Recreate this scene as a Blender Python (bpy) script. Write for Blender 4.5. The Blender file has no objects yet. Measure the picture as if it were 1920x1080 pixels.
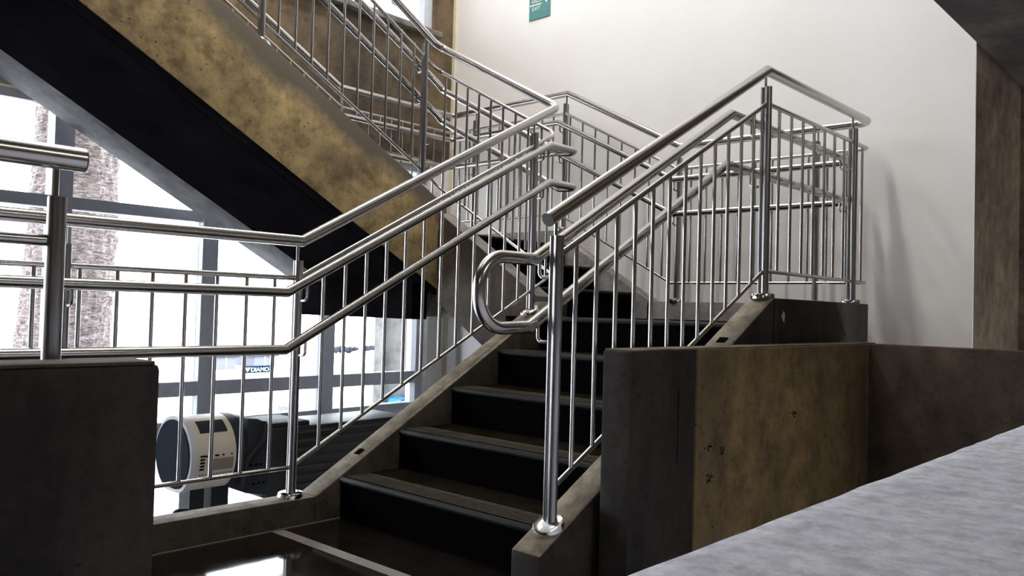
import bpy, bmesh, math, random
from mathutils import Vector, Matrix, Quaternion
random.seed(7)
SC = bpy.context.scene
COL = SC.collection

# ------------------------------------------------------------------ camera
CAMZ = 0.865
YAW, PITCH, ROLL, FPX = 0.7417, 0.02588, 0.02778, 1558.3
def cam_axes():
    f = Vector((-math.sin(YAW)*math.cos(PITCH), math.cos(YAW)*math.cos(PITCH), math.sin(PITCH)))
    r = Vector((math.cos(YAW), math.sin(YAW), 0)); u = r.cross(f)
    return math.cos(ROLL)*r+math.sin(ROLL)*u, -math.sin(ROLL)*r+math.cos(ROLL)*u, f
CR, CU, CF = cam_axes()
cam = bpy.data.objects.new('camera', bpy.data.cameras.new('camera'))
COL.objects.link(cam)
cam.matrix_world = Matrix(((CR.x, CU.x, -CF.x, 0), (CR.y, CU.y, -CF.y, 0), (CR.z, CU.z, -CF.z, CAMZ), (0, 0, 0, 1)))
cam.data.sensor_width = 36; cam.data.lens = FPX/1920*36; cam.data.clip_start = 0.02; cam.data.clip_end = 300
SC.camera = cam

# ------------------------------------------------------------------ light
SKY_STRENGTH = 8.0
w = bpy.data.worlds.new('overcast_sky'); SC.world = w; w.use_nodes = True
bg = w.node_tree.nodes['Background']; bg.inputs[0].default_value = (0.90, 0.94, 1.0, 1); bg.inputs[1].default_value = SKY_STRENGTH
SC.view_settings.view_transform = 'Standard'; SC.view_settings.look = 'None'
SC.view_settings.exposure = 0.42; SC.view_settings.gamma = 1.0
FILL_STAIR, FILL_HALL = 75, 7  # power of the unseen lamps added as fill

# ------------------------------------------------------------------ materials
def mat(name):
    m = bpy.data.materials.new(name); m.use_nodes = True
    nt = m.node_tree; b = nt.nodes['Principled BSDF']
    return m, nt, b
def pos(nt, sc=(1, 1, 1)):
    g = nt.nodes.new('ShaderNodeNewGeometry'); mp = nt.nodes.new('ShaderNodeMapping'); mp.inputs['Scale'].default_value = sc
    nt.links.new(g.outputs['Position'], mp.inputs['Vector']); return mp.outputs[0]
def noise(nt, v, scale, detail=6, rough=.6, dist=0):
    n = nt.nodes.new('ShaderNodeTexNoise'); n.inputs['Scale'].default_value = scale; n.inputs['Detail'].default_value = detail
    n.inputs['Roughness'].default_value = rough; n.inputs['Distortion'].default_value = dist
    nt.links.new(v, n.inputs['Vector']); return n.outputs['Fac']
def ramp(nt, f, stops):
    r = nt.nodes.new('ShaderNodeValToRGB'); e = r.color_ramp.elements
    while len(e) < len(stops): e.new(.5)
    for k, (p, c) in enumerate(stops): e[k].position = p; e[k].color = (*c, 1)
    nt.links.new(f, r.inputs[0]); return r.outputs[0]
def mix(nt, f, a, b, mode='MIX'):
    m = nt.nodes.new('ShaderNodeMix'); m.data_type = 'RGBA'; m.blend_type = mode
    if isinstance(f, (int, float)): m.inputs[0].default_value = f
    else: nt.links.new(f, m.inputs[0])
    for s, x in ((6, a), (7, b)):
        if isinstance(x, tuple): m.inputs[s].default_value = (*x, 1)
        else: nt.links.new(x, m.inputs[s])
    return m.outputs[2]
def bump(nt, b, h, strength=.3, dist=.01):
    n = nt.nodes.new('ShaderNodeBump'); n.inputs['Strength'].default_value = strength; n.inputs['Distance'].default_value = dist
    nt.links.new(h, n.inputs['Height']); nt.links.new(n.outputs[0], b.inputs['Normal'])
def plain(name, c, rough=.5, metal=0, var=0.0, vs=20, spec=None):
    m, nt, b = mat(name)
    if var:
        f = noise(nt, pos(nt), vs)
        col = ramp(nt, f, [(.3, tuple(x*(1-var) for x in c)), (.7, tuple(min(1, x*(1+var)) for x in c))]); nt.links.new(col, b.inputs['Base Color'])
    else: b.inputs['Base Color'].default_value = (*c, 1)
    b.inputs['Roughness'].default_value = rough; b.inputs['Metallic'].default_value = metal
    if spec is not None: b.inputs['Specular IOR Level'].default_value = spec
    return m
def concrete(name, a, bb, c, scale=1.6, rough=.75, bmp=.25, streak=(1, 1, .35), pits=True, band=False, soft=False):
    """cast concrete: two stain layers, fine grain, small dark blow holes"""
    m, nt, b = mat(name)
    v = pos(nt, streak); v2 = pos(nt)
    f1 = noise(nt, v, scale, 8, .62, .3); f2 = noise(nt, v2, scale*4.3, 8, .7); f3 = noise(nt, v2, 160, 3, .6)
    base = ramp(nt, f1, [(.36, a), (.51, bb), (.65, c)])
    sp = ramp(nt, f2, [(.36, (.50, .48, .46)), (.53, (1, 1, 1)), (.68, (1.3, 1.27, 1.2))])
    col = mix(nt, .55 if soft else .9, base, sp, 'MULTIPLY')
    gr = ramp(nt, f3, [(.3, (.82, .82, .82)), (.7, (1.1, 1.1, 1.1))])
    col = mix(nt, .6, col, gr, 'MULTIPLY')
    if pits:
        vo = nt.nodes.new('ShaderNodeTexVoronoi'); vo.inputs['Scale'].default_value = 14; nt.links.new(pos(nt, (1, 1, 1.6)), vo.inputs['Vector'])
        n4 = noise(nt, v2, 3.1, 2)
        ad = nt.nodes.new('ShaderNodeMath'); ad.operation = 'MULTIPLY_ADD'; nt.links.new(n4, ad.inputs[0]); ad.inputs[1].default_value = -.16; nt.links.new(vo.outputs['Distance'], ad.inputs[2])
        pf = ramp(nt, ad.outputs[0], [(-.0, (.25, .2, .15)), (.012, (1, 1, 1))])
        col = mix(nt, .8, col, pf, 'MULTIPLY')
    if band:   # weathered grey stain running along the top edge of the sloping beam
        sx = nt.nodes.new('ShaderNodeSeparateXYZ'); g = nt.nodes.new('ShaderNodeNewGeometry'); nt.links.new(g.outputs['Position'], sx.inputs[0])
        ma = nt.nodes.new('ShaderNodeMath'); ma.operation = 'MULTIPLY_ADD'; ma.inputs[1].default_value = .548; nt.links.new(sx.outputs['Y'], ma.inputs[0]); nt.links.new(sx.outputs['Z'], ma.inputs[2])
        mb = nt.nodes.new('ShaderNodeMath'); mb.operation = 'MULTIPLY_ADD'; mb.inputs[1].default_value = .34; nt.links.new(noise(nt, v2, 2.6, 7, .65), mb.inputs[0]); nt.links.new(ma.outputs[0], mb.inputs[2])
        k0 = 1.794+.548*2.876
        sc_ = nt.nodes.new('ShaderNodeMapRange'); nt.links.new(mb.outputs[0], sc_.inputs[0]); sc_.inputs[1].default_value = k0-.02; sc_.inputs[2].default_value = k0+.09
        col = mix(nt, sc_.outputs[0], col, (.17, .142, .105))
    nt.links.new(col, b.inputs['Base Color'])
    b.inputs['Roughness'].default_value = rough; b.inputs['Specular IOR Level'].default_value = .3
    bump(nt, b, f2, bmp, .006)
    return m
M = {}
M['gold'] = concrete('ochre_concrete', (.35, .265, .145), (.56, .415, .20), (.69, .52, .25), 2.4, streak=(1, 1, 1), band=True)
M['brown'] = concrete('brown_concrete', (.075, .06, .042), (.13, .095, .06), (.19, .135, .075), 1.5)
M['dark'] = concrete('dark_stained_concrete', (.011, .0085, .0075), (.024, .019, .017), (.045, .034, .028), 4.0, bmp=.6)
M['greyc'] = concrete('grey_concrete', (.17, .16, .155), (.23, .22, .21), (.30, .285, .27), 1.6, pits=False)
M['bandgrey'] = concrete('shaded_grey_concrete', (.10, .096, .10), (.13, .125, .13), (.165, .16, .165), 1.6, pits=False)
M['curb'] = concrete('worn_curb_concrete', (.085, .072, .052), (.13, .108, .078), (.19, .16, .12), 2.5)
M['ochre_dark'] = concrete('dark_ochre_concrete', (.095, .066, .034), (.165, .115, .052), (.24, .165, .07), 2.2)
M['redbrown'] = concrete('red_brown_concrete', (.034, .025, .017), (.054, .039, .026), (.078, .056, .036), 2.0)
M['recess'] = concrete('tan_brown_concrete', (.070, .049, .034), (.12, .085, .057), (.175, .125, .083), 2.2, streak=(1, 1, 1))
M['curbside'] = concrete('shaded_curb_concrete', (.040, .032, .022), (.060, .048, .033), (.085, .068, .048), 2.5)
M['curbtop'] = concrete('lit_curb_top', (.12, .102, .074), (.175, .148, .108), (.24, .205, .155), 4)  # lighter curb concrete: light on the top faces put into the colour
M['slab'] = concrete('pale_grey_cement', (.70, .70, .80), (.76, .765, .86), (.82, .825, .90), 16, streak=(1, 1, 1), pits=False, bmp=.9, soft=True)
M['plaster'] = concrete('white_painted_plaster', (.74, .72, .69), (.80, .78, .755), (.83, .81, .79), .7, .6, .05, pits=False)
def plaster():
    m, nt, b = mat('white_wall_paint')
    f = noise(nt, pos(nt, (1, 1, .7)), .9, 4); col = ramp(nt, f, [(.35, (.83, .80, .765)), (.65, (.88, .86, .84))])
    nt.links.new(col, b.inputs['Base Color']); b.inputs['Roughness'].default_value = .55
    bump(nt, b, noise(nt, pos(nt), 60, 3), .06, .002); return m
M['plaster'] = plaster()
M['cream'] = plain('cream_strip', (.72, .66, .47), .6, var=.05)
def steel(name, rough=.22, c=(.52, .50, .485)):
    m, nt, b = mat(name); b.inputs['Base Color'].default_value = (*c, 1); b.inputs['Metallic'].default_value = 1
    f = noise(nt, pos(nt, (1, 1, 1)), 55, 4)
    r = nt.nodes.new('ShaderNodeMapRange'); r.inputs[3].default_value = rough-.015; r.inputs[4].default_value = rough+.02
    nt.links.new(f, r.inputs[0]); nt.links.new(r.outputs[0], b.inputs['Roughness']); return m
M['steel'] = steel('brushed_stainless_steel')
M['steel_post'] = steel('satin_post_steel', .30, (.33, .32, .315))
M['steel_plate'] = steel('polished_stainless_plate', .16, (.70, .69, .67))
M['capsteel'] = steel('hall_reflection_cap_steel', .35, (.16, .15, .145))  # dark tone stands for the dim hall mirrored in the rail ends
M['rubber'] = plain('black_rubber_riser', (.0035, .0035, .004), .7, var=.3, vs=30, spec=.0)
M['nosing'] = plain('worn_nosing_edge', (.010, .0095, .009), .55, var=.3, vs=25, spec=.14)
M['tread'] = plain('dark_worn_tread', (.0085, .007, .005), .9, var=.35, vs=14, spec=.0)
M['rib'] = plain('worn_rubber_rib', (.048, .042, .033), .9, var=.3, vs=30, spec=.0)
M['frame'] = plain('glare_grey_window_frame', (.60, .63, .70), .5, var=.06)  # grey lightened to stand for glare around the bright panes
M['sill'] = plain('white_sill', (.75, .75, .78), .4)
M['black'] = plain('matt_black_metal', (.013, .014, .016), .45, var=.2)
M['darkgrey'] = plain('dark_grey_plastic', (.020, .024, .029), .6, var=.1, spec=.2)
M['capgrey'] = plain('matt_slate_plastic', (.030, .036, .046), .95, spec=0)
M['creamp'] = plain('cream_enamel', (.56, .50, .40), .4, var=.04, vs=6)
M['palegrey'] = plain('pale_grey_plastic', (.52, .53, .56), .4)
M['print'] = plain('faded_print', (.22, .19, .15), .6)
M['blue'] = plain('blue_paint', (.02, .22, .62), .5)
M['signblue'] = plain('sign_blue', (.004, .017, .032), .8, spec=.0)
M['signwhite'] = plain('sign_white', (.85, .88, .88), .5)
M['green'] = plain('exit_sign_green', (.035, .21, .19), .35, var=.08, vs=8)
M['shade_black'] = plain('shade_painted_soffit', (.007, .006, .007), .9, var=.4, vs=4, spec=.0)  # near-black concrete: shade under the upper flight put into the colour
M['hole'] = plain('dark_socket', (.006, .005, .004), .9, spec=0)
M['chip'] = plain('chipped_plaster', (.42, .40, .36), .8, var=.3, vs=60)
M['joint'] = plain('grey_cement_joint', (.135, .12, .10), .7, var=.2, vs=25)
M['ground'] = plain('bright_paving', (.62, .62, .61), .8, var=.05, vs=2)
M['lowfloor'] = plain('pale_lower_floor', (.50, .49, .52), .4, var=.06, vs=3)
M['lilac'] = plain('pale_low_wall_paint', (.62, .58, .62), .6, var=.04)
M['farleaf'] = plain('hazy_foliage', (.035, .037, .045), .8, var=.2, spec=0)
M['kiosk'] = plain('pale_kiosk_paint', (.14, .14, .165), .7, spec=0)
M['leaf'] = plain('leaf_green', (.045, .08, .03), .6, var=.4, vs=5)
def floor_mat():
    m, nt, b = mat('polished_black_granite')
    v = pos(nt); f = noise(nt, v, 8, 6, .7); g = noise(nt, v, 120, 3)
    col = mix(nt, .6, ramp(nt, f, [(.35, (.005, .0045, .004)), (.7, (.013, .011, .009))]), ramp(nt, g, [(.4, (.6, .6, .6)), (.75, (1.6, 1.5, 1.4))]), 'MULTIPLY')
    nt.links.new(col, b.inputs['Base Color']); b.inputs['Roughness'].default_value = .06
    rr = nt.nodes.new('ShaderNodeMapRange'); b.inputs['Specular IOR Level'].default_value = .33; rr.inputs[3].default_value = .03; rr.inputs[4].default_value = .12; nt.links.new(f, rr.inputs[0]); nt.links.new(rr.outputs[0], b.inputs['Roughness'])
    bump(nt, b, noise(nt, v, 14, 3), .03, .004); return m
M['floor'] = floor_mat()
def glass_mat():
    m, nt, b = mat('window_glass'); out = nt.nodes['Material Output']; nt.nodes.remove(b)
    t = nt.nodes.new('ShaderNodeBsdfTransparent'); t.inputs[0].default_value = (.95, .97, .98, 1)
    g = nt.nodes.new('ShaderNodeBsdfGlossy'); g.inputs['Roughness'].default_value = .02
    fr = nt.nodes.new('ShaderNodeFresnel'); fr.inputs[0].default_value = 1.3
    mx = nt.nodes.new('ShaderNodeMixShader'); nt.links.new(fr.outputs[0], mx.inputs[0]); nt.links.new(t.outputs[0], mx.inputs[1]); nt.links.new(g.outputs[0], mx.inputs[2])
    nt.links.new(mx.outputs[0], out.inputs[0]); return m
M['glass'] = glass_mat()
def bark_mat():
    m, nt, b = mat('tree_bark')
    v = pos(nt, (3, 3, 11)); f = noise(nt, v, 3.4, 8, .7, 1.4); g = noise(nt, pos(nt), 22, 6, .7)
    col = mix(nt, .5, ramp(nt, f, [(.38, (.06, .042, .038)), (.5, (.21, .165, .155)), (.68, (.46, .40, .385))]), ramp(nt, g, [(.3, (.5, .5, .5)), (.7, (1.3, 1.3, 1.3))]), 'MULTIPLY')
    nt.links.new(col, b.inputs['Base Color']); b.inputs['Roughness'].default_value = .9; bump(nt, b, f, .9, .03); return m
M['bark'] = bark_mat()
def emit(name, c, s):
    m, nt, b = mat(name); b.inputs['Base Color'].default_value = (*c, 1); b.inputs['Emission Color'].default_value = (*c, 1); b.inputs['Emission Strength'].default_value = s; return m
M['tube'] = emit('fill_lamp_diffuser', (1, .95, .88), 6)

# ------------------------------------------------------------------ object helpers
ORG = {}
def link(o, parent, org):
    COL.objects.link(o); po = Vector((0, 0, 0))
    if parent is not None: o.parent = parent; po = ORG[parent.name]
    o.location = Vector(org)-po; ORG[o.name] = Vector(org); return o
def tag(o, label=None, cat=None, group=None, kind=None):
    for k, v in (('label', label), ('category', cat), ('group', group), ('kind', kind)):
        if v: o[k] = v
    return o
def thing(name, loc, label, cat, group=None, kind=None):
    o = bpy.data.objects.new(name, None); o.empty_display_size = .1
    link(o, None, loc); return tag(o, label, cat, group, kind)
def build(name, bm, m, parent=None, smooth=False, rot=None, recalc=True):
    if recalc: bmesh.ops.recalc_face_normals(bm, faces=bm.faces[:])
    vs = [v.co for v in bm.verts]
    lo = Vector([min(v[i] for v in vs) for i in range(3)]); hi = Vector([max(v[i] for v in vs) for i in range(3)])
    org = Vector(((lo.x+hi.x)/2, (lo.y+hi.y)/2, lo.z))
    bmesh.ops.translate(bm, verts=bm.verts[:], vec=-org)
    me = bpy.data.meshes.new(name); bm.to_mesh(me); bm.free()
    mm = m if isinstance(m, list) else [m]
    for x in mm: me.materials.append(M[x] if isinstance(x, str) else x)
    if smooth:
        for p in me.polygons: p.use_smooth = True
        me.set_sharp_from_angle(angle=math.radians(42))
    return link(bpy.data.objects.new(name, me), parent, org)
def dup(src, name, parent, org, scale=None):
    o = bpy.data.objects.new(name, src.data); link(o, parent, org)
    if scale: o.scale = scale
    return o
def box(bm, x0, x1, y0, y1, z0, z1, bev=0):
    r = bmesh.ops.create_cube(bm, size=1); vs = r['verts']
    bmesh.ops.scale(bm, verts=vs, vec=(abs(x1-x0), abs(y1-y0), abs(z1-z0)))
    bmesh.ops.translate(bm, verts=vs, vec=((x0+x1)/2, (y0+y1)/2, (z0+z1)/2))
    if bev:
        es = list({e for v in vs for e in v.link_edges}); bmesh.ops.bevel(bm, geom=es, offset=bev, segments=2, affect='EDGES', profile=.5)
    return vs
def bx(name, m, parent, x0, x1, y0, y1, z0, z1, bev=0, **k):
    bm = bmesh.new(); box(bm, x0, x1, y0, y1, z0, z1, bev); return build(name, bm, m, parent, smooth=bool(bev), **k)
def prism(bm, pts, axis, a0, a1):
    """polygon pts in the plane perpendicular to axis, extruded a0..a1. axis 'x': pts=(y,z); 'y': (x,z); 'z': (x,y)"""
    def P(p, a): return (a, p[0], p[1]) if axis == 'x' else (p[0], a, p[1]) if axis == 'y' else (p[0], p[1], a)
    v0 = [bm.verts.new(P(p, a0)) for p in pts]; v1 = [bm.verts.new(P(p, a1)) for p in pts]
    bm.faces.new(v0); bm.faces.new(v1[::-1]); n = len(pts)
    for i in range(n): bm.faces.new((v0[i], v1[i], v1[(i+1) % n], v0[(i+1) % n]))
def pr(name, m, parent, pts, axis, a0, a1, bev=0):
    bm = bmesh.new(); prism(bm, pts, axis, a0, a1)
    bmesh.ops.recalc_face_normals(bm, faces=bm.faces[:])
    if bev: bmesh.ops.bevel(bm, geom=bm.edges[:], offset=bev, segments=2, affect='EDGES', profile=.5, clamp_overlap=True)
    return build(name, bm, m, parent, smooth=bool(bev))
def fillet(pts, rad, n=8):
    pts = [Vector(p) for p in pts]; out = [pts[0]]
    for i in range(1, len(pts)-1):
        r = rad[i] if isinstance(rad, (list, tuple)) else rad
        a, p, c = pts[i-1], pts[i], pts[i+1]; d0 = (a-p); d1 = (c-p)
        ang = d0.angle(d1)
        if r <= 0 or ang > math.pi-.02: out.append(p); continue
        t = min(r/math.tan(ang/2), d0.length*.49, d1.length*.49); rr = t*math.tan(ang/2)
        d0.normalize(); d1.normalize()
        cen = p+(d0+d1).normalized()*(rr/math.sin(ang/2)); s = p+d0*t-cen; e = p+d1*t-cen
        tot = s.angle(e); ax = s.cross(e).normalized(); k = max(2, int(n*tot/1.57)+1)
        for j in range(k+1): out.append(cen+Quaternion(ax, tot*j/k) @ s)
    out.append(pts[-1]); return out
def tube(bm, path, r, seg=14, cap=True):
    P = [Vector(p) for p in path]; n = len(P); T = []
    for i in range(n):
        if i == 0: t = P[1]-P[0]
        elif i == n-1: t = P[-1]-P[-2]
        else: t = (P[i]-P[i-1]).normalized()+(P[i+1]-P[i]).normalized()
        T.append(t.normalized())
    up = Vector((0, 0, 1)) if abs(T[0].z) < .9 else Vector((1, 0, 0))
    u = (up-T[0]*up.dot(T[0])).normalized(); rings = []
    for i in range(n):
        if i: 
            q = T[i-1].rotation_difference(T[i]); u = q @ u; u = (u-T[i]*u.dot(T[i])).normalized()
        v = T[i].cross(u); k = 1.0
        if 0 < i < n-1:
            h = (P[i]-P[i-1]).angle(P[i+1]-P[i])/2; k = 1/max(.5, math.cos(h))
            bis = ((P[i+1]-P[i]).normalized()-(P[i]-P[i-1]).normalized())
            bis = bis.normalized() if bis.length > 1e-6 else None
        else: bis = None
        ring = []
        for j in range(seg):
            a = 2*math.pi*j/seg; d = (u*math.cos(a)+v*math.sin(a))*r
            if bis is not None and k > 1.0001: d = d+bis*(d.dot(bis))*(k-1)
            ring.append(bm.verts.new(P[i]+d))
        rings.append(ring)
    for i in range(n-1):
        for j in range(seg): bm.faces.new((rings[i][j], rings[i][(j+1) % seg], rings[i+1][(j+1) % seg], rings[i+1][j]))
    if cap: bm.faces.new(rings[0][::-1]); bm.faces.new(rings[-1])
def tb(name, m, parent, pts, r, rad=0, seg=14, n=8):
    bm = bmesh.new(); tube(bm, fillet(pts, rad, n), r, seg); return build(name, bm, m, parent, smooth=True)
def text_mesh(name, body, size, m, parent, o, xdir, zdir, extrude=.001, align='LEFT', sx=1):
    cu = bpy.data.curves.new('t', 'FONT'); cu.body = body; cu.size = size; cu.extrude = extrude; cu.align_x = align
    t = bpy.data.objects.new('t', cu); COL.objects.link(t); dg = bpy.context.evaluated_depsgraph_get()
    me = bpy.data.meshes.new_from_object(t.evaluated_get(dg)); bpy.data.objects.remove(t)
    bm = bmesh.new(); bm.from_mesh(me); bpy.data.meshes.remove(me)
    xd, zd = Vector(xdir).normalized(), Vector(zdir).normalized(); nd = xd.cross(zd)
    for v in bm.verts: v.co = Vector(o)+xd*v.co.x*sx+zd*v.co.y+nd*v.co.z
    return build(name, bm, m, parent, recalc=False)

RISE, RUN = 0.16630, 0.304
ZA, ZB, ZUP = 5*RISE, 8*RISE, 18*RISE
WALLY, WALLX = 4.80, -5.15

# ------------------------------------------------------------------ the setting
fl = thing('floor', (-2.15, .3, -.25), 'black polished stone landing floor before the first stair step', 'floor', kind='structure')
bx('floor_slab', 'floor', fl, -2.80, -1.425, -2.2, 3.2, -.25, 0)
bx('joint_strip', 'joint', fl, -2.79, -1.68, 1.735, 1.785, -.01, .0012)
bx('joint_strip', 'joint', fl, -2.80, -2.783, -2.2, 2.05, -.01, .004)
wb = thing('wall_back', (-3.1, WALLY, -1.0), 'tall white painted wall behind the staircase', 'wall', kind='structure')
bx('wall_panel', 'plaster', wb, -5.35, -1.150, WALLY, WALLY+.012, -1.0, 5.9)
bx('wall_core', 'recess', wb, -5.35, -1.152, WALLY+.012, WALLY+.25, -1.0, 5.9)
bx('corner_strip', 'cream', wb, -5.15, -5.118, WALLY-.012, WALLY, -1.0, 5.9)
wr = thing('wall_recess', (2, 5.9, -1), 'brown cast concrete wall set back behind the end of the white wall', 'wall', kind='structure')
bx('wall_lower', 'recess', wr, -1.40, 6.6, 5.88, 6.1, -1, 1.735)
bx('wall_upper', 'recess', wr, -1.40, 6.6, 5.88, 6.1, 1.74, 2.99)
def struct(name, m, *a): o = bx(name, m, None, *a); o['kind'] = 'structure'; return o
struct('wall_right', 'brown', 6.5, 6.7, -6, 6.1, -1.0, 2.99)
struct('wall_front', 'brown', -5.3, 6.7, -6.2, -6, -1, 5.9)
struct('floor_lower', 'lowfloor', -5.6, 6.7, -6, 5.05, -1.1, -1.0)
struct('wall_far', 'plaster', -1.4, 6.7, 5.05, 5.25, 2.99, 5.9)
struct('ceiling', 'plaster', -5.4, 6.7, -6.2, 5.05, 5.9, 6.0)
struct('wall_upper', 'plaster', 6.5, 6.7, -6, 5.05, 2.99, 5.9)
struct('wall_return', 'recess', -1.40, -1.156, WALLY+.25, 6.1, -1.0, 2.99)

# ------------------------------------------------------------------ facade on the left
GX = -5.27
wl = thing('wall_left', (WALLX, 1, -1), 'brown concrete window wall with spandrel panel, sill and pilaster', 'wall', kind='structure')
bx('spandrel_panel', 'brown', wl, -5.33, WALLX, -6, 4.60, 2.09, 3.10)
bx('spandrel_strip', 'cream', wl, -5.33, WALLX-.01, -6, 4.60, 2.03, 2.09)
bx('upper_sill', 'greyc', wl, -5.33, WALLX+.06, -6, 4.62, 3.10, 3.15, .006)
bx('pilaster', 'brown', wl, -5.33, WALLX-.0, 4.60, 4.80, 2.03, 5.9)
bx('lower_pilaster', 'plaster', wl, -5.33, WALLX-.0, 4.60, 4.80, -1.0, 2.03)
bx('low_wall', 'lilac', wl, -5.33, -5.2, -6, 4.60, -1.0, -.92)
bx('window_sill', 'sill', wl, -5.33, -5.10, -6, 4.60, -.06, -.02, .005)
bx('window_sill', 'sill', wl, -5.33, -5.20, -6, 4.60, -.02, .03, .005)
bx('head_wall', 'plaster', wl, -5.33, WALLX, -6, 4.60, 5.4, 5.9)
def window(name, y0, y1, z0, z1, mull, trans, fw, label):
    t = thing(name, (GX, (y0+y1)/2, z0), label, 'window', kind='structure')
    bx('frame_bottom', 'frame', t, GX-.05, GX+.05, y0, y1, z0, z0+.05); bx('frame_top', 'frame', t, GX-.05, GX+.05, y0, y1, z1-.05, z1)
    for y in mull: bx('mullion', 'frame', t, GX-.06, GX+.06, y-fw/2, y+fw/2, z0+.05, z1-.05)
    for a, b in trans:
        for k in range(len(mull)-1): bx('transom', 'frame', t, GX-.045, GX+.045, mull[k]+fw/2, mull[k+1]-fw/2, a, b)
    zs = [z0+.05]+[q for p in trans for q in p]+[z1-.05]
    for k in range(len(mull)-1):
        for i in range(0, len(zs), 2):
            bx('pane', 'glass', t, GX-.004, GX+.004, mull[k]+fw/2, mull[k+1]-fw/2, zs[i], zs[i+1])
    return t
ms = [4.595+.045-.97*k for k in range(0, 11)]; ms[0] = 4.60
ml = [4.59, 3.672, 2.712, 1.785, .83, -.14, -1.11, -2.08, -3.05, -4.02, -4.99, -5.9]
window('window_1', -6, 4.60, .03, 2.03, ml, [(.24, .335), (1.385, 1.455)], .11, 'lower window band with dark grey frames facing the tree')
window('window_3', -6, 4.60, -.92, -.06, ml, [], .11, 'low glazed band under the white window sill behind the machine')
window('window_2', -6, 4.60, 3.15, 5.4, [4.56, 3.0, 1.5, 0, -1.5, -3, -4.5, -5.9], [], .09, 'upper window above the brown concrete spandrel wall')

# ------------------------------------------------------------------ upper floor slab over the hall
us = thing('upper_floor_slab', (2, 0, 2.75), 'dark concrete slab edge beam overhead beside the brown column', 'slab', kind='structure')
bx('slab_panel', 'brown', us, -.80, 6.5, -6, 5.88, 2.80, ZUP)
bx('edge_beam', 'dark', us, -1.10, -.80, -6, 5.88, 2.27, ZUP+.02)
bx('landing_panel', 'dark', us, -5.10, -1.10, -6, .50, 2.62, ZUP)

# ------------------------------------------------------------------ stairs
def step(parent, x0, x1, y0, y1, z0, z1, axis, sgn, ribs=True):
    """one step: body with rounded black nosing; ribbed strip near the nosing as a sub part"""
    bm = bmesh.new(); box(bm, x0, x1, y0, y1, z0, z1)
    s = build('step', bm, ['rubber', 'tread'], parent)
    for p in s.data.polygons:
        if p.normal.z > .5: p.material_index = 1
    if axis == 'y':
        e = y0 if sgn > 0 else y1
        tb('nosing', 'nosing', s, [(x0+.004, e+sgn*.004, z1-.012), (x1-.004, e+sgn*.004, z1-.012)], .014, 0, 10)
        if ribs:
            bx('groove_strip', 'rubber', s, x0+.012, x1-.012, *sorted((e+sgn*.016, e+sgn*.112)), z1-.002, z1+.0008)
            for k in range(5):
                yy = e+sgn*(.024+.0195*k); bx('rib', 'rib', s, x0+.012, x1-.012, yy-.0058, yy+.0058, z1-.001, z1+.0035)
            bx('worn_band', 'rib', s, x0+.012, x1-.012, *sorted((e+sgn*.118, e+sgn*.140)), z1-.002, z1+.0012)
    else:
        e = x1 if sgn < 0 else x0
        tb('nosing', 'nosing', s, [(e+sgn*.004, y0+.004, z1-.012), (e+sgn*.004, y1-.004, z1-.012)], .014, 0, 10)
    return s
LIN, LOUT, RIN, ROUT = -2.79, -2.90, -1.68, -1.565
f1 = thing('stair_flight', (-2.2, 2.6, 0), 'lower flight of black rubber steps rising from the polished floor', 'stairs')
N1 = 2.048
for k in range(5):
    y = N1+RUN*k
    step(f1, LIN, RIN, y, (y+RUN+.02) if k < 4 else 3.40, RISE*k if k else .0, RISE*(k+1), 'y', 1)
def toplit(o, lim=.7):  # upward faces get the lighter material with painted-in light
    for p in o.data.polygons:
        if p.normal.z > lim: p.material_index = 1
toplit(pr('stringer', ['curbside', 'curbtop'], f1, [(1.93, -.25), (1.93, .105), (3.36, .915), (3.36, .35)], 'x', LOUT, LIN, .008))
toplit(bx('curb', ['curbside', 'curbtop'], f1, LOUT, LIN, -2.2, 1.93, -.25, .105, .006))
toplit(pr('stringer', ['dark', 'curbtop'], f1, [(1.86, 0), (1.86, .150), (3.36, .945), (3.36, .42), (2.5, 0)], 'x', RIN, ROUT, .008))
for (x, y, z) in ((-2.845, 2.18, .247), (-2.845, 3.10, .772), (-1.622, 3.02, .767)):
    bm = bmesh.new(); box(bm, x-.018, x+.018, y-.018, y+.018, -.004, .002)
    bmesh.ops.rotate(bm, verts=bm.verts[:], cent=(x, y, 0), matrix=Matrix.Rotation(math.atan(.56), 3, 'X')); bmesh.ops.translate(bm, verts=bm.verts[:], vec=(0, 0, z))
    build('socket_shade_plate', bm, 'hole', f1)  # thin dark plate stands for the shade inside a socket
la = thing('stair_landing', (-2.3, 4.0, .40), 'intermediate landing with dark concrete edge block against the white wall', 'landing')
bx('slab_panel', 'rubber', la, -3.12, RIN, 3.36, 4.57, ZA-.22, ZA-.001)
bx('edge_block', 'dark', la, RIN, ROUT, 3.37, 4.48, .405, .945, .006)
bx('back_curb', 'greyc', la, -3.0, RIN, 4.57, 4.68, ZA-.42, .943, .006)
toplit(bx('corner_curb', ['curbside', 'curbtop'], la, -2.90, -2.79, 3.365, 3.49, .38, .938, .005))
bm = bmesh.new()
for a in range(7): bm.verts.new((ROUT+.0015, 3.455+.018*math.cos(a*.9)*(.55+.7*(a % 2)), .862+.024*math.sin(a*.9)*(.6+.7*((a*3+1) % 2))))
bm.faces.new(bm.verts[:]); r = bmesh.ops.extrude_face_region(bm, geom=bm.faces[:]); bmesh.ops.translate(bm, verts=[v for v in r['geom'] if isinstance(v, bmesh.types.BMVert)], vec=(-.004, 0, 0))
build('chipped_patch', bm, 'chip', la)
f2 = thing('stair_flight', (-3.4, 4.0, .9), 'short middle flight of three black steps along the white wall', 'stairs')
N2, RUN2 = -3.10, .295
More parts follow.
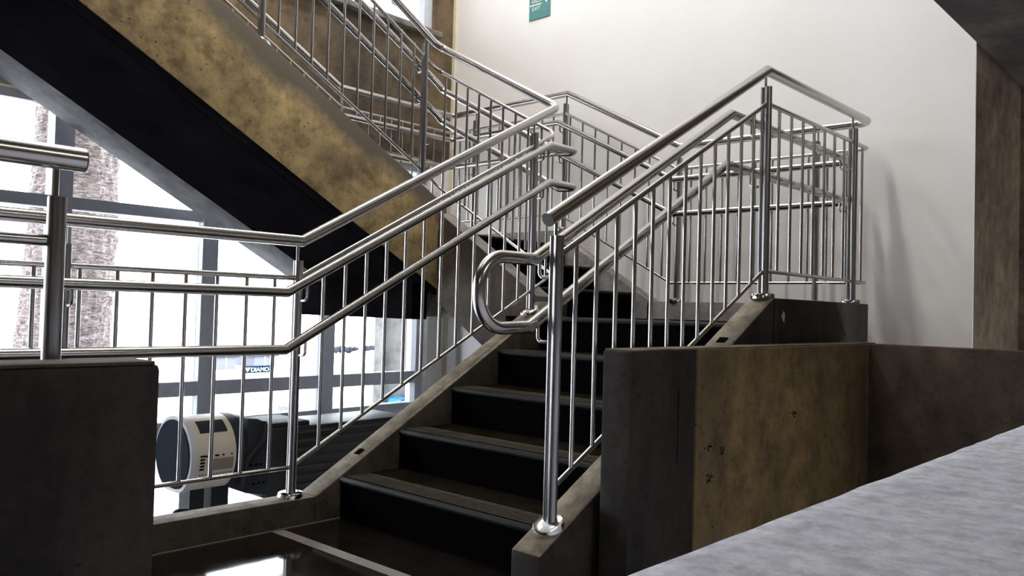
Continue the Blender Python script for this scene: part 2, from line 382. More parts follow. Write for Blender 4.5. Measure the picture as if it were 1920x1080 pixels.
for k in range(3):
    x = N2-RUN2*k; step(f2, x-RUN2-.02, x, 3.48, 4.58, ZA+RISE*k-.05, ZA+RISE*(k+1), 'x', -1, False)
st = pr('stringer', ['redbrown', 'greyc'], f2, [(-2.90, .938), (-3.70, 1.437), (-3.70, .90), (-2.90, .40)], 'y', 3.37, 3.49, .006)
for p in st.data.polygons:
    if p.normal.z > .75: p.material_index = 1  # paler top and darker sides: painted light and shade
pr('stringer', 'greyc', f2, [(-2.97, .943), (-3.80, 1.43), (-3.80, .90), (-2.97, .43)], 'y', 4.57, 4.68, .006)
lb = thing('stair_landing', (-4.4, 4.0, .79), 'upper corner landing slab beside the brown window wall', 'landing')
bx('slab_panel', 'dark', lb, -5.06, -3.70, 3.38, 4.62, ZB-.24, ZB)
bx('front_beam', 'shade_black', lb, -5.10, -3.84, 3.30, 3.42, .79, ZB-.002)
bx('outer_curb', 'greyc', lb, -5.10, -4.98, 3.42, 4.68, .79, ZB+.11, .005)
bx('back_curb', 'greyc', lb, -4.98, -3.80, 4.57, 4.68, .79, ZB+.11, .005)
f3 = thing('stair_flight', (-4.4, 2.0, 1.33), 'upper flight carried by the big ochre sloping concrete beam', 'stairs')
bt = lambda y: 1.794+.548*(2.876-y)
ib = pr('inner_beam', ['gold', 'shade_black'], f3, [(3.45, bt(3.45)), (.45, bt(.45)), (.45, bt(.45)-.54), (3.45, bt(3.45)-.54)], 'x', -3.83, -3.715, .006)
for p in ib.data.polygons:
    if p.normal.z < -.75: p.material_index = 1  # underside painted black as shade
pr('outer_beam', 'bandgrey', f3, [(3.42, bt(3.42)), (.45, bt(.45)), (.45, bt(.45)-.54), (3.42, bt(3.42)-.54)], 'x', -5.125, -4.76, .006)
pr('soffit_slab', 'shade_black', f3, [(3.42, bt(3.42)-.30), (.45, bt(.45)-.30), (.45, bt(.45)-.541), (3.42, bt(3.42)-.541)], 'x', -4.76, -3.83)
for k in range(9):
    y1 = 3.28-RUN*k; step(f3, -4.77, -3.83, y1-RUN-.02, y1, ZB+RISE*k, ZB+RISE*(k+1), 'y', -1, False)

# ------------------------------------------------------------------ railings
RT, RH, RTH, RB, RBAL = .0225, .0195, .0105, .0085, .0073
bm = bmesh.new(); tube(bm, [(0, 0, 0), (0, 0, 1)], RBAL, 10); bmesh.ops.recalc_face_normals(bm, faces=bm.faces[:])
BAL = bpy.data.meshes.new('baluster'); bm.to_mesh(BAL); bm.free(); BAL.materials.append(M['steel'])
for p in BAL.polygons: p.use_smooth = True
BAL.set_sharp_from_angle(angle=.7)
def baluster(parent, x, y, z0, z1):
    o = bpy.data.objects.new('baluster', BAL); link(o, parent, (x, y, z0)); o.scale = (1, 1, z1-z0)
def post(parent, x, y, z0, zpost, zrail, axis='x', tilt=0):
    bm = bmesh.new(); ux, uy = (1, 0) if axis == 'x' else (0, -1)
    for o_, r_ in ((.007, .0160), (-.0185, .0085)): tube(bm, [(x+o_*ux, y+o_*uy, z0+.004), (x+o_*ux, y+o_*uy, zpost)], r_, 14)
    p = build('post', bm, 'steel_post', parent, smooth=True)
    bm = bmesh.new(); prof = [(.016, .026), (.040, .026), (.048, .022), (.051, .014), (.051, 0)]
    n = 28; rings = []
    for r, z in prof: rings.append([bm.verts.new((r*math.cos(2*math.pi*j/n), r*math.sin(2*math.pi*j/n), z)) for j in range(n)])
    for i in range(len(rings)-1):
        for j in range(n): bm.faces.new((rings[i][j], rings[i][(j+1) % n], rings[i+1][(j+1) % n], rings[i+1][j]))
    bm.faces.new(rings[0]); bm.faces.new(rings[-1])
    if tilt: bmesh.ops.rotate(bm, verts=bm.verts[:], cent=(0, 0, 0), matrix=Matrix.Rotation(math.atan(tilt), 3, 'X' if axis == 'x' else 'Y'))
    bmesh.ops.translate(bm, verts=bm.verts[:], vec=(x, y, z0-.004 if tilt == 0 else z0-.012))
    build('base_plate', bm, 'steel_plate', p, smooth=True)
    tb('rail_pin', 'steel', p, [(x-.006*ux, y-.006*uy, zpost-.12), (x-.006*ux, y-.006*uy, zrail)], .006, 0, 8)
    return p
def bracket(parent, px, py, dx, dy, zr, drop=.068):
    """L shaped rod from the post out to the underside of a handrail"""
    tb('bracket', 'steel', parent, [(px, py, zr-drop), (px+dx, py+dy, zr-drop), (px+dx, py+dy, zr-.01)], .0055, .018, 8, 6)
def lerp(a, b, t): return a+(b-a)*t
HO = .068
# --- inner railing: landing, lower flight, middle flight, upper flight
IX, IY2, IX3 = -2.845, 3.43, -3.772
ir = thing('stair_railing', (IX, 2.0, .10), 'long stainless railing running between the ochre beam and lower steps', 'railing')
t1 = lambda y: 1.113+.5415*(y-1.864)                    # lower flight top rail
t2 = lambda x: 1.962+.535*(-2.845-x)
t3 = lambda y: 2.475+.548*(3.39-y)
tb('top_rail', 'steel', ir, [(IX, -1.6, 1.113), (IX, 1.864, 1.113), (IX, IY2, t1(IY2)), (IX3, IY2, t2(IX3)), (IX3, 3.36, 2.475), (IX3, .5, t3(.5))], RT, [0, 0, .055, .06, .12, 0], 20)
D = .147
tb('guard_rail', 'steel', ir, [(IX, -1.6, .966), (IX, 1.85, .966)], RTH, 0, 12)
tb('guard_rail', 'steel', ir, [(IX, 1.85, t1(1.864)-D), (IX, IY2-.01, t1(IY2)-D), (IX3, IY2-.01, t2(IX3)-D), (IX3, 3.36, 2.475-D), (IX3, .5, t3(.5)-D)], RTH, [0, .06, .06, .12, 0], 12)
b1 = lambda y: .225+.530*(y-1.86)
b2 = lambda x: 1.085+.56*(-2.845-x)
b3 = lambda y: bt(y)+.118
tb('bottom_rail', 'steel', ir, [(IX, -1.6, .221), (IX, 1.85, .221)], RB, 0, 10)
tb('bottom_rail', 'steel', ir, [(IX, 1.85, .225), (IX, IY2-.01, b1(IY2)), (IX3, IY2-.01, b2(IX3)), (IX3, 3.36, b3(3.36)), (IX3, .5, b3(.5))], RB, [0, .05, .05, .1, 0], 10)
def hand(zo, zlan):
    k = .8317
    return [(IX+HO, -1.6, zo), (IX+HO, 1.762, zo), (IX+HO, 3.295, k+zlan), (IX+HO, IY2+HO+.03, k+zlan), (IX-.03, IY2+HO, k+zlan), (IX3-HO, IY2+HO, ZB+zlan), (IX3-HO, 3.46, ZB+zlan+.03), (IX3-HO, .5, ZB+zlan+.03+.548*2.96)]
for zo, zl in ((.907, .895), (.688, .700)):
    tb('handrail', 'steel', ir, hand(zo, zl), RH, [0, 0, 0, .05, .03, .025, .02, 0], 18)
ys = [1.036+.1187*k for k in range(7)]+[.90-.1187*k for k in range(8)]
for y in ys: baluster(ir, IX, y, .221, .966)
for k in range(14):
    y = 1.972+.107*k
    if abs(y-3.25) > .035 and y < 3.42: baluster(ir, IX, y, b1(y), t1(y)-D)
for k in range(9):
    x = IX-.10-.098*k; baluster(ir, x, IY2-.01, b2(x), t2(x)-D)
for k in range(27):
    y = 3.199-.1012*k
    if min(abs(y-p) for p in (2.19, 1.09)) > .04: baluster(ir, IX3, y, b3(y), t3(y)-D)
for y, z0, zp, zr, tl in ((.99, .105, 1.035, 1.10, 0), (1.85, .105, 1.035, 1.10, 0), (-.25, .105, 1.035, 1.10, 0), (-1.4, .105, 1.035, 1.1, 0)):
    p = post(ir, IX, y, z0, zp, zr)
    bracket(ir, IX, y, HO, .0, .907 if y != 1.85 else .945); bracket(ir, IX, y, HO, 0, .688 if y != 1.85 else .73)
post(ir, IX, 3.25, .862, t1(3.25)-.075, t1(3.25)-.01, 'x', .55); bracket(ir, IX, 3.25, HO, 0, 1.71); bracket(ir, IX, 3.25, HO, 0, 1.51)
for y in (3.285, 2.19, 1.09):
    post(ir, IX3, y, bt(y)+.004, t3(y)-.08, t3(y)-.01, 'x', -.548)
    for zl in (.895, .70): bracket(ir, IX3, y, -HO, 0, ZB+zl+.03+.548*max(0, 3.46-y))
# --- outer railing: right side of lower flight, landing, along white wall, corner landing, upper flight
OX, OY, OX3 = -1.622, 4.62, -4.93
orr = thing('stair_railing', (OX, 3.0, .2), 'stainless railing with looped handrail end that follows the white wall', 'railing')
T1 = lambda y: 1.141+.547*(y-1.925)
ZTA, ZTB = 1.938, 2.425
T2 = lambda x: ZTA+(ZTB-ZTA)*(-2.80-x)/.935
T3 = lambda y: ZTB+.548*(3.50-y)
tb('top_rail', 'steel', orr, [(OX, 1.925, 1.141), (OX, 3.372, 1.932), (OX, OY, ZTA), (-2.80, OY, ZTA), (-3.735, OY, ZTB), (OX3, OY, ZTB), (OX3, 3.50, ZTB), (OX3, .5, T3(.5))], RT, [0, 0, .06, 0, 0, .05, 0, 0], 20)
dy_, dz_ = math.cos(math.atan(.547)), math.sin(math.atan(.547))
tag(tb('end_cap', 'capsteel', orr, [(OX, 1.925-.003*dy_, 1.141-.003*dz_), (OX, 1.925+.004*dy_, 1.141+.004*dz_)], .0222, 0, 20), 'dark flat end cap of the top rail')
B1 = lambda y: .320+.5295*(y-1.97)
BA, BB = 1.062, 1.555
tb('guard_rail', 'steel', orr, [(OX, 1.97, T1(1.97)-.135), (OX, 3.372, 1.932-.145)], RTH, 0, 12)
tb('guard_rail', 'steel', orr, [(OX, 3.372, ZTA-.148), (OX, OY-.02, ZTA-.148), (-2.80, OY-.02, ZTA-.148), (-3.735, OY-.02, ZTB-.148), (OX3+.02, OY-.02, ZTB-.148), (OX3+.02, 3.50, ZTB-.148), (OX3+.02, .5, T3(.5)-.148)], RTH, [0, .03, 0, 0, .03, 0, 0], 12)
tb('bottom_rail', 'steel', orr, [(OX, 1.97, B1(1.97)), (OX, 3.372, B1(3.372))], RB, 0, 10)
tb('bottom_rail', 'steel', orr, [(OX, 3.372, BA), (OX, OY-.02, BA), (-2.84, OY-.02, BA), (-3.77, OY-.02, BB), (OX3+.02, OY-.02, BB), (OX3+.02, 3.46, BB), (OX3+.02, .5, BB+.548*2.96)], RB, [0, .03, 0, 0, .03, 0, 0], 10)
HX = OX-HO; HY = OY-.075; HX3 = OX3+.075
def ohand(z):
    k = z-.89
    return [(HX, 4.47, ZA+z), (HX, HY, ZA+z), (-2.80, HY, ZA+z), (-3.76, HY, ZB+z-.01), (HX3, HY, ZB+z-.01), (HX3, 3.46, ZB+z-.01), (HX3, .5, ZB+z-.01+.548*2.96)]
z1, z2 = .885, .665
lower_hi = [(HX, 3.19, 1.712), (HX, 1.942, 1.022), (HX, 1.705, 1.022), (HX, 1.705, .806), (HX, 1.925, .812), (HX, 3.16, 1.492)]
path = ohand(z1)[::-1][:-1]+[(HX, 4.49, ZA+z1)]+[(HX, 3.185, ZA+z1)]+lower_hi[1:-1]+[(HX, 3.155, ZA+z2)]+[(HX, 4.49, ZA+z2)]+ohand(z2)[1:]
rad = [0]*len(path)
for i, p in enumerate(path):
    if p in (lower_hi[2], lower_hi[3]): rad[i] = .099
    if abs(p[1]-HY) < .001 and (abs(p[0]-HX) < .001 or abs(p[0]-HX3) < .001): rad[i] = .05
tb('handrail', 'steel', orr, path, RH, rad, 18, 12)
for k in range(13):
    y = 2.067+.1082*k
    if y < 3.34: baluster(orr, OX, y, B1(y), T1(y)-.137)
for k in range(10):
    y = 3.501+.1264*k
    if abs(y-4.386) > .03 and y < 4.60: baluster(orr, OX, y, BA, ZTA-.148)
for k in range(11):
    x = -1.735-.108*k
    if min(abs(x-q) for q in (-1.905, -2.80)) > .035: baluster(orr, x, OY-.02, BA, ZTA-.148)
for k in range(8):
    x = -2.91-.112*k; baluster(orr, x, OY-.02, BA+(BB-BA)*(-2.84-x)/.93, T2(x)-.148)
for k in range(10):
    x = -3.85-.108*k
    if abs(x+4.66) > .04: baluster(orr, x, OY-.02, BB, ZTB-.148)
for k in range(10):
    y = 4.50-.108*k
    if min(abs(y-q) for q in (4.30, 3.5)) > .04: baluster(orr, OX3+.02, y, BB, ZTB-.148)
for k in range(26):
    y = 3.40-.108*k; baluster(orr, OX3+.02, y, BB+.548*(3.46-y), T3(y)-.148)
post(orr, OX, 1.97, .212, T1(1.97)-.07, T1(1.97)-.015, 'x', .53)
bracket(orr, OX, 1.97, -HO, -.0, 1.035); bracket(orr, OX, 1.97, -HO, -.0, .835)
for y in (3.372, 4.386):
    post(orr, OX, y, .945, 1.86, ZTA-.01)
    bracket(orr, OX, y, -HO, 0, ZA+z1); bracket(orr, OX, y, -HO, 0, ZA+z2)
for x, z0, zt in ((-1.905, .943, ZTA), (-2.80, .943, ZTA), (-3.745, ZB+.11, ZTB), (-4.66, ZB+.11, ZTB)):
    post(orr, x, OY-.01, z0, zt-.075, zt-.01, 'y'); zz = ZA if x > -3 else ZB-.01
    bracket(orr, x, OY-.01, 0, -.065, zz+z1); bracket(orr, x, OY-.01, 0, -.065, zz+z2)
for y in (4.30, 3.5):
    post(orr, OX3+.01, y, ZB+.11, ZTB-.075, ZTB-.01, 'x'); bracket(orr, OX3+.01, y, .065, 0, ZB-.01+z1); bracket(orr, OX3+.01, y, .065, 0, ZB-.01+z2)
# --- near railing whose end stands beside the dark parapet
nr = thing('stair_railing', (OX, .3, 0), 'short stainless railing ending beside the dark parapet block', 'railing')
tb('top_rail', 'steel', nr, [(OX, -1.6, 1.118), (OX, .588, 1.118)], RT, 0, 22)
tb('end_cap', 'capsteel', nr, [(OX, .585, 1.118), (OX, .591, 1.118)], .0222, 0, 20)
tb('guard_rail', 'steel', nr, [(OX, -1.6, .966), (OX, .545, .966)], RTH, 0, 12)
tb('bottom_rail', 'steel', nr, [(OX, -1.6, .225), (OX, .545, .225)], RB, 0, 10)
post(nr, OX, .545, .0, 1.045, 1.10); post(nr, OX, -.5, 0, 1.045, 1.10)
for k in range(17):
    y = .425-.119*k
    if abs(y+.5) > .04: baluster(nr, OX, y, .225, .966)

# ------------------------------------------------------------------ parapets
pa = thing('parapet', (-1.5, .0, 0), 'dark stained concrete parapet block beside the polished floor', 'parapet')
bx('parapet_body', 'dark', pa, -1.56, -1.45, -3, .672, -.25, .752, .012)
bx('parapet_cap', 'curbside', pa, -1.556, -1.454, -3, .662, .750, .757, .003)
pb = thing('parapet', (-1.48, 3.0, -.25), 'brown stained concrete parapet wall beside the lower steps', 'parapet')
bx('end_section', 'dark', pb, -1.535, -1.427, 2.10, 2.487, -1.0, .748, .008)
bx('long_section', 'ochre_dark', pb, -1.535, -1.425, 2.491, 4.12, -1.0, .748, .006)
bx('return_section', 'redbrown', pb, -1.425, 1.6, 4.10, 4.21, -1.0, .748, .006)
bx('parapet_cap', 'curb', pb, -1.532, -1.430, 2.108, 4.2, .747, .7525, .002)
def pits(name, parent, y, z, sp, n, x=-1.4248):
    bm = bmesh.new(); R_ = random.Random(int(y*1000))
    for q in range(n):
        cy, cz = y+R_.gauss(0, sp), z+R_.gauss(0, sp*.6); r = R_.uniform(.002, .006); m_ = 6
        vs = [bm.verts.new((x, cy+r*R_.uniform(.6, 1.4)*math.cos(6.283*t/m_), cz+r*R_.uniform(.4, 1.2)*math.sin(6.283*t/m_))) for t in range(m_)]
        c = bm.verts.new((x+.0012, cy, cz))
        for t in range(m_): bm.faces.new((vs[t], vs[(t+1) % m_], c))
    tag(build(name, bm, 'hole', parent), kind='stuff')
for (px, py, sp, n) in ((1489, 776, .012, 22), (1330, 838, .012, 16), (1353, 846, .012, 14), (1330, 897, .013, 18)):
    d = CR*((px-960)/FPX)-CU*((py-540)/FPX)+CF; t = -1.425/d.x
    pits('pitted_patch', pb, d.y*t, CAMZ+d.z*t, sp, n)
bx('form_seam', 'hole', pb, -1.4275, -1.4262, 2.372, 2.376, .38, .62)
pc = thing('ledge', (0, 0, -1), 'pale grey cement ledge top in the foreground with rough edge', 'ledge')
from mathutils import noise as NZ
bm = bmesh.new(); NY, rows = 260, []
for i_ in range(NY+1):
    y = -1.2+5.2*i_/NY; e = .0035*NZ.noise(Vector((y*16, 1, 0)))+.0022*NZ.noise(Vector((y*60, 4, 0)))
    h = lambda x: .0012*NZ.noise(Vector((x*40, y*40, 0)))
    prof = [(-.213+e, -1.0), (-.213+e, .738), (-.2115+e, .746+e*.3), (-.206+e*.6, .751), (-.190, .752+h(-.19)), (-.12, .752+h(-.12)), (-.05, .752+h(-.05)), (.05, .752), (.35, .752), (.35, -1.0)]
    rows.append([bm.verts.new((x, y, z)) for x, z in prof])
for a_, b_ in zip(rows, rows[1:]):
    for k in range(len(a_)): bm.faces.new((a_[k], a_[(k+1) % len(a_)], b_[(k+1) % len(a_)], b_[k]))
bm.faces.new(rows[0]); bm.faces.new(rows[-1])
build('ledge_body', bm, 'slab', pc, smooth=True)

# ------------------------------------------------------------------ exit sign
SX0, SX1, SZ0 = -4.292, -4.080, 3.118
sg = thing('exit_sign', (-4.186, WALLY-.008, SZ0), 'green exit sign plate with white lettering on the white wall', 'sign')
bx('sign_plate', 'green', sg, SX0, SX1, WALLY-.006, WALLY, SZ0, SZ0+.34)
for body, x, z, s in (('SAÍDA', SX0+.026, SZ0+.128, .040), ('EXIT', SX0+.032, SZ0+.070, .040)):
    text_mesh('lettering', body, s, 'signwhite', sg, (x, WALLY-.0075, z), (1, 0, 0), (0, 0, 1))
bx('underline', 'signwhite', sg, SX0+.008, SX0+.128, WALLY-.0085, WALLY-.006, SZ0+.108, SZ0+.117)
for q, (w_, l_) in enumerate(((.010, .062), (.010, .062))):
    bm = bmesh.new(); box(bm, -l_/2, l_/2, -.0012, .0012, -w_/2, w_/2)
    bmesh.ops.rotate(bm, verts=bm.verts[:], cent=(0, 0, 0), matrix=Matrix.Rotation(math.radians(42), 3, 'Y'))
    bmesh.ops.translate(bm, verts=bm.verts[:], vec=(SX0+.160+.026*q, WALLY-.0075, SZ0+.135+.022*q)); build('stair_stripe', bm, 'signwhite', sg)

# ------------------------------------------------------------------ machine below the window
MX = -4.25
mc = thing('machine', (MX, 2.6, -1), 'cream barrel-ended machine with long black body below the window', 'machine')
def dsec(bm, y0, y1, cx, cz, r, flat=None, n=40):
    v0, v1 = [], []
    for j in range(n):
        a = 2*math.pi*j/n; x, z = cx+r*math.cos(a), cz+r*math.sin(a)
        if flat is not None: z = max(z, cz-flat)
        v0.append(bm.verts.new((x, y0, z))); v1.append(bm.verts.new((x, y1, z)))
    bm.faces.new(v0); bm.faces.new(v1)
    for j in range(n): bm.faces.new((v0[j], v1[j], v1[(j+1) % n], v0[(j+1) % n]))
    bmesh.ops.recalc_face_normals(bm, faces=bm.faces[:])
CZ, RR, CY = .055, .20, 2.045
bm = bmesh.new(); dsec(bm, CY+.03, 2.295, MX, CZ, RR, .185); barrel = build('barrel', bm, 'creamp', mc, smooth=True)
bm = bmesh.new(); dsec(bm, CY, CY+.03, MX, CZ, RR*1.02, .19); rim = build('end_rim', bm, 'palegrey', mc, smooth=True)
bm = bmesh.new(); dsec(bm, CY-.008, CY+.002, MX, CZ, RR*.92, .17); build('end_cap', bm, 'capgrey', rim, smooth=True)
def arcplate(name, m, parent, a0, a1, y0, y1, r, th=.003, n=10):
    bm = bmesh.new(); o, i_ = [], []
    for j in range(n+1):
        a = math.radians(lerp(a0, a1, j/n)); c, s_ = math.cos(a), math.sin(a)
        o.append([bm.verts.new((MX+(r+th)*c, y, CZ+(r+th)*s_)) for y in (y0, y1)]); i_.append([bm.verts.new((MX+(r-.004)*c, y, CZ+(r-.004)*s_)) for y in (y0, y1)])
    for j in range(n):
        bm.faces.new((o[j][0], o[j][1], o[j+1][1], o[j+1][0])); bm.faces.new((i_[j][0], i_[j+1][0], i_[j+1][1], i_[j][1]))
        for k in (0, 1): bm.faces.new((o[j][k], o[j+1][k], i_[j+1][k], i_[j][k]))
    for j in (0, n): bm.faces.new((o[j][0], o[j][1], i_[j][1], i_[j][0]))
    return build(name, bm, m, parent, smooth=True)
arcplate('display_window', 'darkgrey', barrel, 38, 62, CY+.065, 2.262, RR)
for a in range(5): arcplate('vent_slot', 'hole', barrel, -18+5*a, -15.5+5*a, CY+.05, CY+.075, RR, .0015, 2)
arcplate('printed_panel', 'print', barrel, -20, -2, 2.165, 2.280, RR, .0012)
for k, (y, l) in enumerate(((2.12, .014), (2.175, .022), (2.215, .012), (2.265, .008))): arcplate('printed_mark', 'hole', barrel, 1.5, 4, y, y+l, RR, .0014, 2)
for k in range(12):
    for q in (-27, -33, -38): arcplate('vent_hole', 'hole', barrel, q, q+1.6, 2.10+.016*k, 2.107+.016*k, RR, .0012, 1)
bm = bmesh.new(); dsec(bm, 2.296, 2.36, MX-.01, CZ-.005, RR*.99, .18); build('collar', bm, 'darkgrey', mc, smooth=True)
pr('shroud', 'darkgrey', mc, [(2.36, .24), (2.42, .235), (2.50, .20), (2.50, -.19), (2.36, -.16)], 'x', -4.40, MX+.19, .01)
tb('hose', 'black', mc, [(MX+.195, 2.46, .22), (MX+.20, 2.45, .12), (MX+.20, 2.36, .02), (MX+.20, 2.33, -.12)], .012, .05, 8)
for k in range(9): bx('bolt_head', 'hole', mc, MX+.186, MX+.194, 2.38+.03*(k % 3)+.01*(k//3), 2.395+.03*(k % 3)+.01*(k//3), -.02-.05*(k//3), -.008-.05*(k//3))
body = bx('body', 'black', mc, -4.45, MX+.18, 2.50, 3.52, -.22, .17, .012)
bx('top_cover', 'darkgrey', mc, -4.43, MX+.15, 2.52, 2.78, .165, .195, .008)
for k in range(7): bx('cooling_rib', 'black', body, MX+.178, MX+.190, 2.60, 3.45, -.17+.05*k, -.155+.05*k)
bx('stand', 'darkgrey', mc, MX-.07, MX+.05, 2.12, 2.20, -1.0, -.12)
bx('stand', 'darkgrey', mc, MX-.07, MX+.05, 2.24, 2.34, -1.0, -.12)
bx('stand', 'black', mc, MX-.12, MX+.1, 3.2, 3.35, -1.0, -.2)
bx('base_beam', 'black', mc, MX-.05, MX+.06, 2.20, 3.4, -.36, -.28)
tb('lever', 'black', mc, [(MX+.05, 2.16, -.25), (MX+.06, 2.03, -.225), (MX+.07, 2.05, -.37)], .012, .02, 8)

# ------------------------------------------------------------------ conduit at the white wall under the corner landing
tag(tb('conduit_pipe', 'palegrey', None, [(-4.98, WALLY-.022, -1.0), (-4.98, WALLY-.022, .80)], .014, 0, 10), 'thin vertical conduit pipe fixed to white wall under the corner landing', 'pipe')

# ------------------------------------------------------------------ outside
GZ = -1.25
def at(px, py, X):
    d = CR*((px-960)/FPX)-CU*((py-540)/FPX)+CF; t = X/d.x; return Vector((d.x*t, d.y*t, CAMZ+d.z*t))
gr = bx('ground', 'ground', None, -70, -5.6, -60, 70, GZ-.2, GZ); gr['kind'] = 'structure'
oc = bx('wall_outer_column', 'greyc', None, -5.76, -5.62, at(702, 640, -5.76).y, at(802, 640, -5.62).y, GZ, 2.6); oc['kind'] = 'structure'
tr = thing('tree', (-8.1, 2.78, GZ), 'tall tree with rough brown bark trunk outside the lower window', 'tree')
def trunk():
    bm = bmesh.new(); n, h = 96, 150; rings = []
    from mathutils import noise as N
    for i in range(h+1):
        t = i/h; z = GZ-.1+t*6.6; cx, cy = -8.1, 2.78+.05*math.sin(t*3)+.10*t; r0 = .40-.10*t+.25*math.exp(-t*14)
        ring = []
        for j in range(n):
            a = 2*math.pi*j/n; p = Vector((math.cos(a)*1.5, math.sin(a)*1.5, z))
            f = N.fractal(Vector((p.x*3.2, p.y*3.2, p.z*6.5)), .8, 2.1, 4)
            lump = N.noise(Vector((p.x*1.3, p.y*1.3, p.z*.8)))
            r = r0+.022*max(-.8, min(1.0, f))+.030*lump
            ring.append(bm.verts.new((cx+r*math.cos(a), cy+r*math.sin(a), z)))
        rings.append(ring)
    for i in range(h):
        for j in range(n): bm.faces.new((rings[i][j], rings[i][(j+1) % n], rings[i+1][(j+1) % n], rings[i+1][j]))
    bm.faces.new(rings[0]); bm.faces.new(rings[-1]); return bm
build('trunk', trunk(), 'bark', tr)
for k in range(12):
    a = k*2.4; z = 2.4+.28*k; p = [Vector((-8.1, 2.85, z))]
    d = Vector((math.cos(a), math.sin(a), .55)).normalized()
    for q in range(4): p.append(p[-1]+d*.75); d = (d+Vector((random.uniform(-.4, .4), random.uniform(-.4, .4), random.uniform(-.1, .25)))).normalized()
    bm = bmesh.new(); tube(bm, p, .045, 7)
    for q in range(1, 5):
        for t in range(4):
            e = p[q]+Vector((random.uniform(-.8, .8), random.uniform(-.8, .8), random.uniform(-.2, .7))); tube(bm, [p[q], (p[q]+e)/2+Vector((.05, .03, .1)), e], .012, 4)
    br = build('branch', bm, 'bark', tr, smooth=True)
    bm = bmesh.new()
    for q in range(160):
        c = p[random.randint(2, 4)]+Vector((random.gauss(0, .5), random.gauss(0, .5), random.gauss(.15, .4))); s_ = random.uniform(.03, .06)
        u = Vector((random.uniform(-1, 1), random.uniform(-1, 1), random.uniform(-1, 1))).normalized(); v = u.orthogonal().normalized()
        vs = [bm.verts.new(c+u*s_*1.7), bm.verts.new(c+v*s_*.7), bm.verts.new(c-u*s_*1.7), bm.verts.new(c-v*s_*.7)]; bm.faces.new(vs)
    tag(build('leaves', bm, 'leaf', br, recalc=False), kind='stuff')
# roadside sign with blue board
s0, s1 = at(459, 700, -21.0), at(513, 698, -21.0); hgt = at(459, 687, -21).z-s0.z
bs = thing('street_sign', (-21, (s0.y+s1.y)/2, GZ), 'low blue signboard with white letters on the bright ground outside', 'sign')
bx('sign_board', 'signblue', bs, -21.06, -21.0, s0.y, s1.y, s0.z, s0.z+hgt)
wd = s1.y-s0.y
text_mesh('lettering', 'DIAMO', hgt*.85, 'signwhite', bs, (-20.985, s0.y+wd*.19, s0.z+hgt*.20), (0, 1, 0), (0, 0, 1), .004, sx=wd*.60/(hgt*.85*3.1))
bm = bmesh.new(); yy = s0.y+wd*.08; prism(bm, [(yy-.09, s0.z+hgt*.8), (yy+.09, s0.z+hgt*.8), (yy, s0.z+hgt*.2)], 'x', -20.995, -20.98); build('emblem', bm, 'signwhite', bs)
for k in (.12, .88): bx('leg', 'frame', bs, -21.05, -21.01, s0.y+wd*k-.02, s0.y+wd*k+.02, GZ, s0.z)
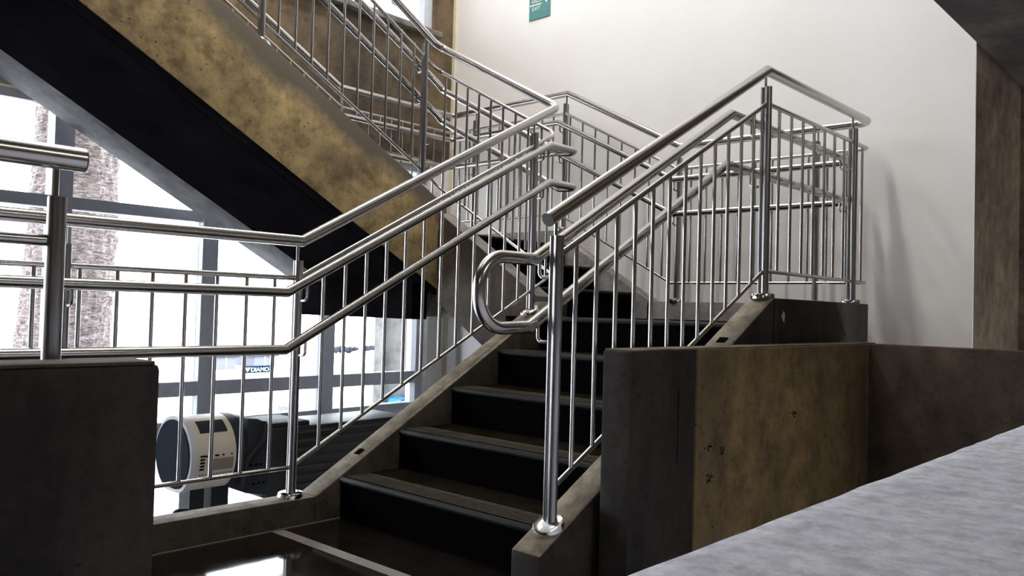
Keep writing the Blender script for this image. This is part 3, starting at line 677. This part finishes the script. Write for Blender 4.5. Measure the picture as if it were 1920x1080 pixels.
# pale low kiosks and a far hedge
for i, (px0, px1, pyt, pyb, X, lab) in enumerate(((406, 442, 669, 679, -24, 'pale low kiosk with flat roof left of the blue signboard'), (477, 516, 667, 677, -24.5, 'pale low kiosk with flat roof behind the blue signboard'))):
    a, b_ = at(px0, pyb, X), at(px1, pyb, X); top = at(px0, pyt, X).z
    k = thing('kiosk', (X, (a.y+b_.y)/2, GZ), lab, 'kiosk'); bx('kiosk_body', 'kiosk', k, X-1.2, X, a.y, b_.y, GZ, top-.03)
    bx('flat_roof', 'darkgrey', k, X-1.3, X+.06, a.y-.1, b_.y+.1, top-.03, top+.02); bx('seam', 'frame', k, X, X+.01, (a.y+b_.y)/2-.02, (a.y+b_.y)/2+.02, GZ, top-.03)
def hedge(name, px0, px1, py, X, lab, hh):
    a, b_ = at(px0, py, X), at(px1, py, X); bm = bmesh.new(); n = 26
    for j in range(n):
        t = j/(n-1); c = a.lerp(b_, t); r = hh*random.uniform(.5, 1)
        bmesh.ops.create_icosphere(bm, subdivisions=1, radius=r, matrix=Matrix.Translation((X+random.uniform(-.3, .3), c.y, c.z+random.uniform(-.3, .3)*hh)))
    tag(build(name, bm, 'farleaf', None), lab, 'shrub')
hedge('shrub_row', 622, 668, 655, -30, 'dark distant shrub row seen through right lower pane', .16)
hedge('shrub_row', 684, 705, 653, -30, 'small distant shrub beside the outer concrete column', .12)
g0 = at(688, 682, -26); bx_ = bx('bench', 'green', None, -26.5, -26, g0.y, g0.y+.9, g0.z, g0.z+.12); tag(bx_, 'small green bench far outside beside the concrete column', 'bench')
ya, yb = at(733, 752, -5.55).y, at(778, 750, -5.55).y
bl = thing('tarp', (-5.6, (ya+yb)/2, .028), 'blue folded tarp on ledge outside the lower window', 'tarp')
bm = bmesh.new(); prism(bm, [(ya, .028), (ya+.02, .075), (ya+.10, .085), (yb-.05, .065), (yb, .028)], 'x', -5.61, -5.44); build('fold', bm, 'blue', bl)
bx('outer_ledge', 'greyc', wl, -6.0, -5.33, 3.75, 5.0, -.04, .028)

# ------------------------------------------------------------------ unseen ceiling lamps added as fill light
def lamp(x, y, z, power, L, label, rot=0):
    t = thing('added_fill_lamp', (x, y, z-.08), label, 'lamp')
    hx, hy = (.15, L/2) if not rot else (L/2, .15)
    bx('housing', 'palegrey', t, x-hx, x+hx, y-hy, y+hy, z-.06, z, .006)
    bx('diffuser', 'tube', t, x-hx+.015, x+hx-.015, y-hy+.015, y+hy-.015, z-.072, z-.06)
    ld = bpy.data.lights.new('fill_light', 'AREA'); ld.shape = 'RECTANGLE'; ld.size = 2*hx; ld.size_y = 2*hy; ld.energy = power; ld.color = (1, .955, .90)
    lo = bpy.data.objects.new('fill_light', ld); link(lo, t, (x, y, z-.08))
lamp(-2.3, 1.2, 5.9, FILL_STAIR, 2.4, 'long unseen fill lamp added above the stairwell centre')
lamp(-3.9, 3.4, 5.9, FILL_STAIR, 2.4, 'long unseen fill lamp added above the corner landing')
lamp(1.4, 1.8, 2.80, FILL_HALL, 1.3, 'unseen fill lamp added under the upper floor slab beyond the ledge')
lamp(1.4, -2.2, 2.80, FILL_HALL, 1.3, 'unseen fill lamp added under the upper floor slab near the front wall')
